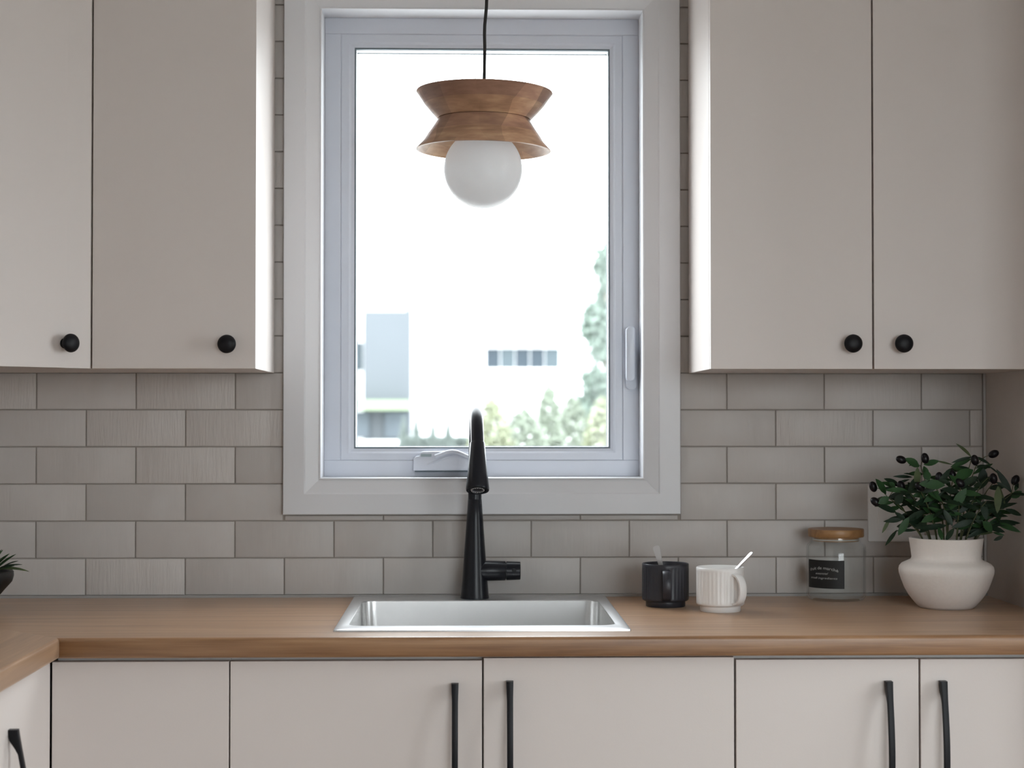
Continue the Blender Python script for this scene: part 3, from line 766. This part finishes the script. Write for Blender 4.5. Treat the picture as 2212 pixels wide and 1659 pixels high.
lab = tag(obj('label', b, M['label_black'], jar, 30), 'black paper label with small white lettering')
def lettering(txt, size, sc, zc_, width, arch=0.0, shear=0.0):
    cu = bpy.data.curves.new('lettering', 'FONT'); cu.body = txt; cu.size = size; cu.align_x = 'CENTER'; cu.shear = shear
    to = bpy.data.objects.new('tmp', cu); COL.objects.link(to)
    me = bpy.data.meshes.new_from_object(to)
    bpy.data.objects.remove(to); bpy.data.curves.remove(cu)
    xs = [v.co.x for v in me.vertices]; k = width / (max(xs) - min(xs)); mid = (max(xs) + min(xs)) / 2
    for v in me.vertices:
        x = (v.co.x - mid) * k; y = v.co.y
        t_ = x / (width / 2)
        v.co = on_cyl(sc + x, zc_ + y + arch * (1 - t_ * t_), Rj + 0.0006)
    me.materials.clear()
    link('lettering', me, M['print'], lab)
scn = (sx(1752) + sx(1812)) / 2 - view * Rj
wl = sx(1811.5) - sx(1753)
lettering('fruit de march\u00e9', 0.0085, scn, jz(1231), wl, 0.0052)
lettering('essentiel', 0.0062, scn - 0.002, jz(1236.5), wl * 0.44, 0.0, 0.4)
lettering('small ingredients', 0.0056, scn, jz(1246), wl * 0.94, 0.0, 0.15)

# ------------------------------------------------------------------ switch plate behind the plant
sw = thing('switch_plate', 'white double wall switch plate on the tiles behind the potted plant', 'switch', (0.887, -0.002, 1.084))
L = sw.location
obj('plate', box(-0.0585, 0.0585, -0.005, 0.0025, -0.0585, 0.0585, 0.002), M['plate'], sw, 40)
for cx in (-0.023, 0.023):
    obj('rocker', box(cx - 0.0165, cx + 0.0165, -0.0075, -0.003, -0.034, 0.034, 0.0012), M['plate'], sw, 40)

# ------------------------------------------------------------------ potted olive plant
PLY = -0.222
px = at(2044, 1250, PLY).x
plant = thing('potted_olive_plant', 'leafy olive plant with dark fruit in a cream ceramic pot in the corner', 'plant', (px, PLY, CT))
PS = (PLY - CAM.y) / FPX
z_ = lambda v: at(2044, v, PLY).z - CT
pp = [(0, 0.0), (50, 1316), (56, 1316), (62, 1311), (72, 1300), (81, 1288), (89, 1274), (96, 1256), (100.5, 1242), (101.5, 1234), (100, 1227), (95, 1221), (84, 1216), (75.5, 1212), (73.5, 1207), (75.5, 1190), (79, 1167), (79.2, 1166), (78, 1165), (73.5, 1165), (72.5, 1167), (69, 1190), (68, 1200)]
zb0 = z_(1316)
prof = [(0.0005, 0.0)] + [(r * PS, max(0.0, z_(v) - zb0)) for r, v in pp[1:]]
obj('pot', lathe(prof, 72), M['pot'], plant, 50)
zs_ = z_(1180) - zb0
obj('soil', lathe([(0, zs_ + 0.003), (0.03, zs_ + 0.004), (71 * PS, zs_)], 40), M['soil'], plant, 60)
rp = random.Random(21)
def zoompt(x, y, dep=0.0):
    p = at(1860 + x / 6.284, 940 + y / 6.284, PLY + dep)
    v = p - plant.location; return v
XMAX = WALL_RX - px - 0.004
def leaf_mesh(L_, W_, bend, fold=0.18, twist=0.0):
    """lance-shaped leaf along +x, face up +z, thin but solid"""
    b = bmesh.new(); rows = []
    for t, w in ((0.0, .06), (0.12, .45), (0.3, .88), (0.5, 1.0), (0.7, .84), (0.88, .45), (1.0, .03)):
        x = L_ * t; z = -bend * L_ * t * t; hw = W_ / 2 * w
        rows.append([b.verts.new((x, -hw, z + fold * hw)), b.verts.new((x, 0, z)), b.verts.new((x, hw, z + fold * hw)),
                     b.verts.new((x, hw, z + fold * hw - 0.0005)), b.verts.new((x, 0, z - 0.0006)), b.verts.new((x, -hw, z + fold * hw - 0.0005))])
    for a, c in zip(rows, rows[1:]):
        for i in range(6):
            j = (i + 1) % 6; b.faces.new((a[i], a[j], c[j], c[i]))
    b.faces.new(rows[0]); b.faces.new(rows[-1][::-1])
    return mesh_of(b, 'leaf', 60)
def put_leaf(parent, base, tip, width, mat, bend=0.15, facing=None):
    base = Vector(base); tip = Vector(tip)
    for v in (base, tip): v.x = min(v.x, XMAX)
    d = tip - base; L_ = d.length
    if L_ < 0.006: return
    d.normalize()
    f = facing if facing is not None else Vector((rp.uniform(-.5, .5), -1.0, rp.uniform(0.1, 1.0)))
    zv = (f - d * f.dot(d))
    if zv.length < 0.05: zv = Vector((0, -1, 0.2)) - d * Vector((0, -1, 0.2)).dot(d)
    zv.normalize(); yv = zv.cross(d)
    # aim the chord of the bent leaf from base to tip
    me = leaf_mesh(L_ * (1 + 0.3 * bend * bend), width, bend); me.materials.append(mat)
    o = bpy.data.objects.new('leaf', me); COL.objects.link(o); o.parent = parent
    ang = math.atan(bend)
    m = Matrix((d, yv, zv)).transposed().to_4x4()
    m = Matrix.Translation(base) @ m @ Matrix.Rotation(-ang, 4, 'Y')
    o.matrix_local = m
    return o
L1, L2, L3 = M['leaf1'], M['leaf2'], M['leaf3']
soil_pts = [(870, 1415), (960, 1415), (1040, 1418), (1130, 1425), (1170, 1420), (1290, 1420), (1340, 1420), (1400, 1418), (1510, 1415)]
stems = [(0, (560, 1150), -.03), (0, (370, 850), .02), (1, (640, 760), -.04), (2, (810, 420), .03), (2, (770, 700), -.06), (3, (1000, 640), -.05), (4, (1240, 620), .02), (4, (1100, 900), -.07),
         (5, (1500, 320), .0), (5, (1350, 700), -.06), (6, (1560, 420), .04), (6, (1640, 660), -.03), (7, (1800, 640), .02), (7, (1700, 900), -.06), (8, (2040, 800), -.02), (8, (1900, 1180), -.03), (8, (1850, 1000), .04), (1, (520, 700), .04)]
SP = []
for i, (si, tip, dep) in enumerate(stems):
    a = zoompt(*soil_pts[si], rp.uniform(-.02, .02)); a.z = zs_ - 0.002
    a.x = max(-0.058, min(0.058, a.x)); 
    c = zoompt(*tip, dep); c.x = min(c.x, XMAX - 0.01)
    mid = (a + c) / 2 + Vector((-(c.x - a.x) * 0.18, 0, 0.015))
    pts = []
    for k in range(9):
        t = k / 8; pts.append(a * (1 - t) ** 2 + mid * 2 * t * (1 - t) + c * t * t)
    SP.append(pts)
    obj('stem', sweep(pts, [0.0017 - 0.0008 * k / 8 for k in range(9)], 6), M['stem'], plant, 60)
# leaves read off the photograph: base, tip (crop pixels), width, tone, depth, bend
leaves = [((1500, 300), (1300, 122), 46, 3, .02, .25), ((1510, 295), (1245, 370), 44, 1, -.01, .3), ((1530, 290), (1745, 395), 44, 1, .02, .3), ((790, 430), (600, 320), 110, 2, .0, .2), ((850, 400), (1060, 350), 80, 2, .03, .1), ((1000, 345), (1240, 400), 26, 3, .03, .1),
          ((760, 700), (765, 435), 85, 3, -.03, .12), ((700, 570), (440, 560), 42, 1, .02, .2), ((660, 600), (470, 665), 36, 1, .0, .2), ((690, 530), (580, 520), 22, 1, .03, .1), ((340, 800), (200, 595), 95, 2, .0, .1), ((480, 720), (280, 640), 70, 2, .03, .2),
          ((460, 700), (390, 640), 60, 2, .0, .1), ((380, 840), (235, 930), 95, 2, -.02, .1), ((480, 1050), (215, 950), 85, 1, .0, .2), ((600, 1110), (390, 1130), 44, 1, -.02, .2), ((390, 1130), (285, 1330), 46, 3, -.02, .1), ((650, 1110), (505, 1360), 95, 2, -.04, .1),
          ((760, 1290), (480, 1300), 40, 1, -.01, .2), ((490, 1285), (330, 1500), 50, 1, -.01, .15), ((1140, 680), (790, 660), 125, 2, -.07, .1), ((850, 910), (1060, 770), 90, 2, -.06, .1), ((830, 930), (840, 780), 80, 2, -.05, .1), ((1270, 600), (1520, 470), 140, 2, -.05, .1),
          ((1420, 500), (1245, 445), 60, 2, -.02, .2), ((1640, 680), (1660, 450), 125, 1, .03, .12), ((1540, 450), (1720, 410), 22, 1, .0, -.1), ((1720, 410), (1870, 530), 22, 1, .0, .2), ((2050, 790), (1840, 465), 80, 1, .0, -.12), ((1820, 630), (2000, 730), 44, 1, -.02, .2),
          ((1860, 690), (1850, 1060), 95, 3, -.05, .1), ((1880, 690), (1965, 960), 40, 3, -.02, -.2), ((2040, 850), (2200, 760), 90, 2, -.01, .1), ((1960, 1000), (2215, 1090), 66, 1, -.02, .15), ((1780, 1180), (2160, 1195), 70, 1, -.02, .1), ((1650, 1170), (1780, 1310), 110, 2, -.05, .1),
          ((1560, 1350), (1800, 1320), 34, 3, -.02, .1), ((1790, 1320), (1945, 1360), 36, 2, -.02, .2), ((1930, 1370), (1800, 1430), 50, 1, -.02, .1), ((820, 1180), (1030, 1080), 90, 2, -.06, .1), ((1240, 1230), (1120, 1010), 80, 1, -.07, .1), ((1100, 1430), (1050, 1250), 66, 2, -.06, .1),
          ((1145, 1430), (1265, 1260), 66, 1, -.06, .1), ((2140, 720), (2050, 575), 46, 1, .0, .2), ((2090, 760), (2160, 640), 50, 2, .0, .2), ((1250, 980), (1430, 720), 120, 2, -.06, .1), ((1650, 900), (1700, 1150), 95, 1, -.05, .1), ((1560, 560), (1480, 700), 70, 1, -.03, .1),
          ((900, 560), (850, 420), 80, 2, .0, .1), ((920, 620), (870, 480), 100, 2, -.03, .1), ((1600, 640), (1500, 560), 40, 1, -.02, .2), ((830, 1290), (700, 1180), 36, 2, -.02, .1), ((470, 940), (560, 800), 110, 1, -.02, .1), ((690, 760), (640, 640), 90, 1, .02, .1)]
tone = {1: L1, 2: L2, 3: L3}
for (ba, ti, w, to_, dep, bd) in leaves:
    put_leaf(plant, zoompt(*ba, dep), zoompt(*ti, dep + rp.uniform(-.015, .015)), w * PS / 6.284 * 1.08, tone[to_], bd, Vector((rp.uniform(-.25, .25), -1, rp.uniform(.15, .6))))
# leaves along every stem fill the crown
for pts in SP:
    for k in range(3, 9):
        for s in (-1, 1):
            p = pts[k]
            d = Vector((s * rp.uniform(.4, 1.0), rp.uniform(-.8, .5), rp.uniform(-.35, .7))).normalized()
            if rp.random() < .2: continue
            Lf = rp.uniform(.026, .048)
            tip = p + d * Lf
            if tip.x < -0.145 or tip.z > z_(1000) - zb0: continue
            put_leaf(plant, p, tip, rp.uniform(.008, .0135), rp.choice((L1, L1, L1, L2)), rp.uniform(.05, .35))
olives = [(545, 333, .0, 20), (868, 315, .0, 80), (1545, 340, -.02, 75), (1800, 255, .02, -25), (1060, 575, -.03, 90), (1240, 545, -.03, 70), (1798, 590, -.02, 80), (2155, 610, -.01, -60), (195, 905, -.01, 40), (165, 700, .01, 70), (800, 700, -.06, 40), (545, 690, .0, 70), (1340, 650, -.06, 40)]
bo = bmesh.new(); bmesh.ops.create_uvsphere(bo, u_segments=20, v_segments=12, radius=1)
bmesh.ops.transform(bo, matrix=Matrix.Diagonal((0.0108, 0.0076, 0.0076, 1)), verts=bo.verts)
om = mesh_of(bo, 'olive', 60); om.materials.append(M['olive'])
for (x, y, dep, ang) in olives:
    o = bpy.data.objects.new('olive', om); COL.objects.link(o); o.parent = plant
    p = zoompt(x, y, dep); p.x = min(p.x, XMAX - 0.01); o.location = p; o.rotation_euler = (0, math.radians(ang), rp.uniform(-.4, .4))
    near = min((q_ for st in SP for q_ in st[4:]), key=lambda q_: (q_ - p).length)
    mid = (p + near) / 2 + Vector((0, 0, 0.006))
    obj('fruit_stalk', sweep([near, mid, p], 0.0007, 6), M['stem'], plant, 60)

# ------------------------------------------------------------------ small plant in a black bowl on the left
BY = -0.24
bx0 = at(27, 1240, BY).x - 0.074
bp_ = thing('bowl_plant', 'spiky green plant in a black bowl at the end of the worktop', 'plant', (bx0, BY, CT))
zr = at(27, 1233, BY).z - CT
obj('bowl', lathe([(0.0005, 0), (0.030, 0), (0.032, 0.003), (0.031, 0.010), (0.040, 0.020), (0.060, 0.043), (0.0715, 0.056), (0.0745, zr - 0.010), (0.0740, zr - 0.002), (0.072, zr), (0.068, zr - 0.002), (0.067, zr - 0.008), (0.0005, zr - 0.012)], 48), M['bowl_black'], bp_, 40)
obj('soil', lathe([(0.0005, zr - 0.006), (0.0668, zr - 0.008)], 32), M['soil'], bp_, 60)
rb = random.Random(5)
def bpt(u, v, dep): return at(u, v, BY + dep) - bp_.location
for (ba, ti, w, bend, to_) in (((-15, 1235), (33, 1198), .009, .18, L2), ((-20, 1232), (20, 1196), .010, .1, L2), ((-5, 1230), (57, 1234), .009, .35, L3), ((-10, 1231), (44, 1220), .007, .3, L1), ((-12, 1234), (30, 1222), .008, .15, L2), ((-30, 1232), (6, 1188), .010, .1, L2), ((0, 1228), (38, 1212), .006, .2, L1)):
    put_leaf(bp_, bpt(*ba, 0.0), bpt(*ti, rb.uniform(-.01, .01)), w, to_, bend, Vector((0, -.5, 1)))
for k in range(26):
    a = rb.uniform(0, 2 * math.pi); el = rb.uniform(.15, .9)
    if math.cos(a) > 0.35 : el = rb.uniform(.6, .9)
    d = Vector((math.cos(a) * (1 - .4 * el), math.sin(a) * (1 - .4 * el), el)).normalized()
    p = Vector((math.cos(a) * 0.02, math.sin(a) * 0.02, zr - 0.008))
    Lf = rb.uniform(.045, .06)
    put_leaf(bp_, p, p + d * Lf, rb.uniform(.007, .011), rb.choice((L1, L2, L2, L3)), rb.uniform(.1, .35), Vector((0, -.2, 1)))

# ------------------------------------------------------------------ outside
M['facade'] = flat('white_render', (0.72, 0.72, 0.72), 0.8)
M['grey_clad'] = flat('grey_cladding', (0.075, 0.084, 0.094), 0.8, var=0.08, bscale=0.6)
M['house_glass'] = flat('house_glass', (0.034, 0.044, 0.054), 0.5, 0, 0.1)
M['house_glass2'] = flat('house_glass_pale', (0.058, 0.073, 0.082), 0.5, 0, 0.1)
M['opening'] = flat('porch_dark', (0.075, 0.09, 0.105), 0.8)
M['canopy'] = flat('pale_green_canopy', (0.16, 0.20, 0.13), 0.8)
M['ground'] = flat('pale_ground', (0.46, 0.46, 0.45), 0.9, var=0.1, bscale=0.3)
M['fol1'] = flat('foliage_sage', (0.155, 0.18, 0.14), 0.7)
M['fol2'] = flat('foliage_yellow', (0.175, 0.19, 0.125), 0.7)
M['fol3'] = flat('foliage_blue', (0.115, 0.15, 0.125), 0.7)
M['fol4'] = flat('foliage_hedge', (0.10, 0.12, 0.11), 0.7)
M['trunk'] = flat('trunk', (0.20, 0.17, 0.14), 0.9)

def gz(y):
    """height of the land outside at distance y: it rises away from the house"""
    if y < 4: return -0.35
    if y > 50: return 0.50
    return -0.35 + 0.85 * (y - 4) / 46
b = bmesh.new(); ys = [-70, -6.4, 0.2, 4, 10, 16, 22, 28, 34, 40, 46, 50, 90, 160]; xs = [-120, -60, -25, -10, 0, 10, 25, 60, 120]
gv = [[b.verts.new((x, y, gz(y))) for x in xs] for y in ys]
for i in range(len(ys) - 1):
    for j in range(len(xs) - 1): b.faces.new((gv[i][j], gv[i][j + 1], gv[i + 1][j + 1], gv[i + 1][j]))
tag(obj('ground', b, M['ground']), kind='structure')

HY = 56.0
house = thing('neighbour_house', 'white modern house with grey clad tower and ribbon window seen through the glass', 'building', (0, HY, gz(HY)))
def hb(u0, u1, v0, v1, y0, y1, name, mat, parent, bev=0.0):
    """block whose front face at depth y0 covers a pixel rectangle"""
    a = at(u0, v1, y0); c = at(u1, v0, y0)
    if parent is None: off = Vector((0, 0, 0))
    else:
        off = parent.location.copy()
        if parent.parent: off += parent.parent.location
    z0 = max(a.z, gz(HY) - 0.2)
    return obj(name, box(a.x - off.x, c.x - off.x, y0 - off.y, y1 - off.y, z0 - off.z, c.z - off.z), mat, parent)
hb(700, 1380, 600, 990, HY, HY + 9, 'wall', M['facade'], house)
hb(690, 1390, 585, 603, HY - 0.3, HY + 9.3, 'roof', M['facade'], house)
tw = hb(785, 886, 672, 990, HY - 1.2, HY + 0.1, 'tower', M['grey_clad'], house)
hb(877, 887, 650, 676, HY - 1.0, HY - 0.7, 'chimney', M['grey_clad'], house)
hb(762, 783, 740, 800, HY - 0.05, HY + 0.02, 'window', M['house_glass2'], house)
hb(740, 884, 864, 886, HY - 2.4, HY - 1.25, 'canopy', M['canopy'], house)
for u0, u1 in ((760, 797), (831, 880)): hb(u0, u1, 889, 946, HY - 1.32, HY - 1.22, 'opening', M['opening'], house)
wf = hb(1046, 1212, 744, 802, HY - 0.06, HY + 0.02, 'window', M['facade'], house)
for k, (u0, u1) in enumerate(((1050, 1079.5), (1081.5, 1111.5), (1113.5, 1143.5), (1145.5, 1175.5), (1177.5, 1208))):
    o = hb(u0, u1, 753, 795, HY - 0.09, HY - 0.05, 'pane', M['house_glass2' if k in (1, 4) else 'house_glass'], house)
hb(1038, 1216, 733, 745, HY - 0.35, HY + 0.02, 'lintel', flat('lintel', (0.55, 0.53, 0.53), 0.8), house)

rf = random.Random(3)
def foliage(n, shape, size, name, mat, parent):
    """a crown of small solid leaf chips; shape() returns a point in the crown"""
    verts = []; faces = []
    for _ in range(n):
        p = shape(); s = size * rf.uniform(.6, 1.3)
        a = Vector((rf.gauss(0, 1), rf.gauss(0, 1), rf.gauss(0, 1))).normalized()
        c = a.orthogonal().normalized(); c = (Matrix.Rotation(rf.uniform(0, 6.28), 3, a) @ c); d = a.cross(c)
        i = len(verts)
        verts += [p + c * s, p + d * s * .5, p - c * s, p - d * s * .5, p + a * s * .18, p - a * s * .18]
        for q_ in ((0, 1, 4), (1, 2, 4), (2, 3, 4), (3, 0, 4), (1, 0, 5), (2, 1, 5), (3, 2, 5), (0, 3, 5)): faces.append([i + k for k in q_])
    me = bpy.data.meshes.new(name); me.from_pydata([tuple(v) for v in verts], [], faces); me.update()
    return link(name, me, mat, parent)
def shrub(name, label, group, u, vtop, Y, width, mat, size, n, cone=False, cat='shrub'):
    top_ = at(u, vtop, Y); g = gz(Y); h = top_.z - g
    t = thing(name, label, cat, (top_.x, Y, g), 0, group)
    bumps = [(rf.uniform(0, 6.28), rf.uniform(.1, .9), rf.uniform(.75, 1.15)) for _ in range(9)]
    def sh():
        t_ = rf.random() ** .75; a = rf.uniform(0, 6.28)
        if cone: r = width / 2 * t_
        else: r = width / 2 * min(1.0, 1.25 * t_ ** .55)
        k_ = min(bumps, key=lambda q_: abs((q_[0] - a + 3.14) % 6.28 - 3.14) + abs(q_[1] - t_) * 2)[2]
        r *= k_ * rf.random() ** .35
        return Vector((r * math.cos(a), r * math.sin(a), h * (1 - t_) * (.9 + .1 * k_) + .02))
    f = foliage(n, sh, size, 'foliage', mat, t); f['kind'] = 'stuff'
    obj('stem', sweep([(0, 0, -0.02), (0, 0, h * .4), (0.02, 0, h * .7)], [.03 * width + .01, .02 * width + .01, .01], 8), M['trunk'], t, 60)
    return t
SY = 15.0
for k, (u, vt, w, m, lb) in enumerate(((1062, 868, .80, 'fol2', 'bright green rounded shrub growing beside the faucet outline beyond the glass'),
                              (1130, 886, .95, 'fol1', 'low sage green shrub below the ribbon window of the white house'),
                              (1186, 836, .56, 'fol1', 'tall narrow sage green shrub rising above the other garden shrubs'),
                              (1238, 862, .80, 'fol1', 'rounded grey green shrub between the tall narrow shrub and the yellow one'),
                              (1302, 868, .85, 'fol2', 'yellow green shrub under the tall garden tree beyond the glass'))):
    shrub('garden_shrub', lb, 'garden shrubs outside the window', u, vt, SY + (0, 1.3, 2.6, 3.7, 0.2)[k], w, M[m], .045, 2600)
for u in (872, 899, 935, 969):
    shrub('conical_shrub', 'small conical evergreen in a row before the white house', 'row of small conical evergreens', u, 902 + (4 if u == 935 else 0), 44.0, .36, M['fol4'], .05, 900, True)
hd = tag(foliage(3000, lambda: Vector((rf.uniform(-1.9, 1.15), 45.2 + rf.uniform(-.3, .3), gz(45.2) + rf.uniform(.0, .30))), .07, 'low_hedge', M['fol4'], None), 'low clipped hedge behind the small conical evergreens', 'hedge')
# tall tree at the right edge of the pane
TY = 24.0
tb = at(1312, 960, TY); tt = at(1318, 540, TY)
tr_ = thing('garden_tree', 'tall pale green tree at the edge of the window pane', 'tree', (tb.x, TY, gz(TY)))
hT = tt.z - gz(TY)
obj('trunk', sweep([(0, 0, -.1), (0.03, 0, hT * .4), (0, 0, hT * .75), (0, 0, hT)], [.09, .07, .04, .01], 10), M['trunk'], tr_, 60)
cl = []
for k in range(36):
    z = hT * rf.uniform(.30, .98); rr = (.10 + .55 * (1 - z / hT) ** .8) 
    a = rf.uniform(0, 6.28); cl.append((rr * math.cos(a) * rf.uniform(.3, 1), rr * math.sin(a) * rf.uniform(.3, 1), z, rf.uniform(.14, .26)))
def tree_pt():
    x, y, z, r = rf.choice(cl)
    v = Vector((rf.gauss(0, .5), rf.gauss(0, .5), rf.gauss(0, .5)))
    return Vector((x, y, z)) + v * r
f = foliage(7500, tree_pt, .075, 'foliage', M['fol3'], tr_); f['kind'] = 'stuff'
for (x, y, z, r) in cl[::2]:
    obj('branch', sweep([(0, 0, z - .15), (x, y, z)], [.015, .006], 6), M['trunk'], tr_, 60)
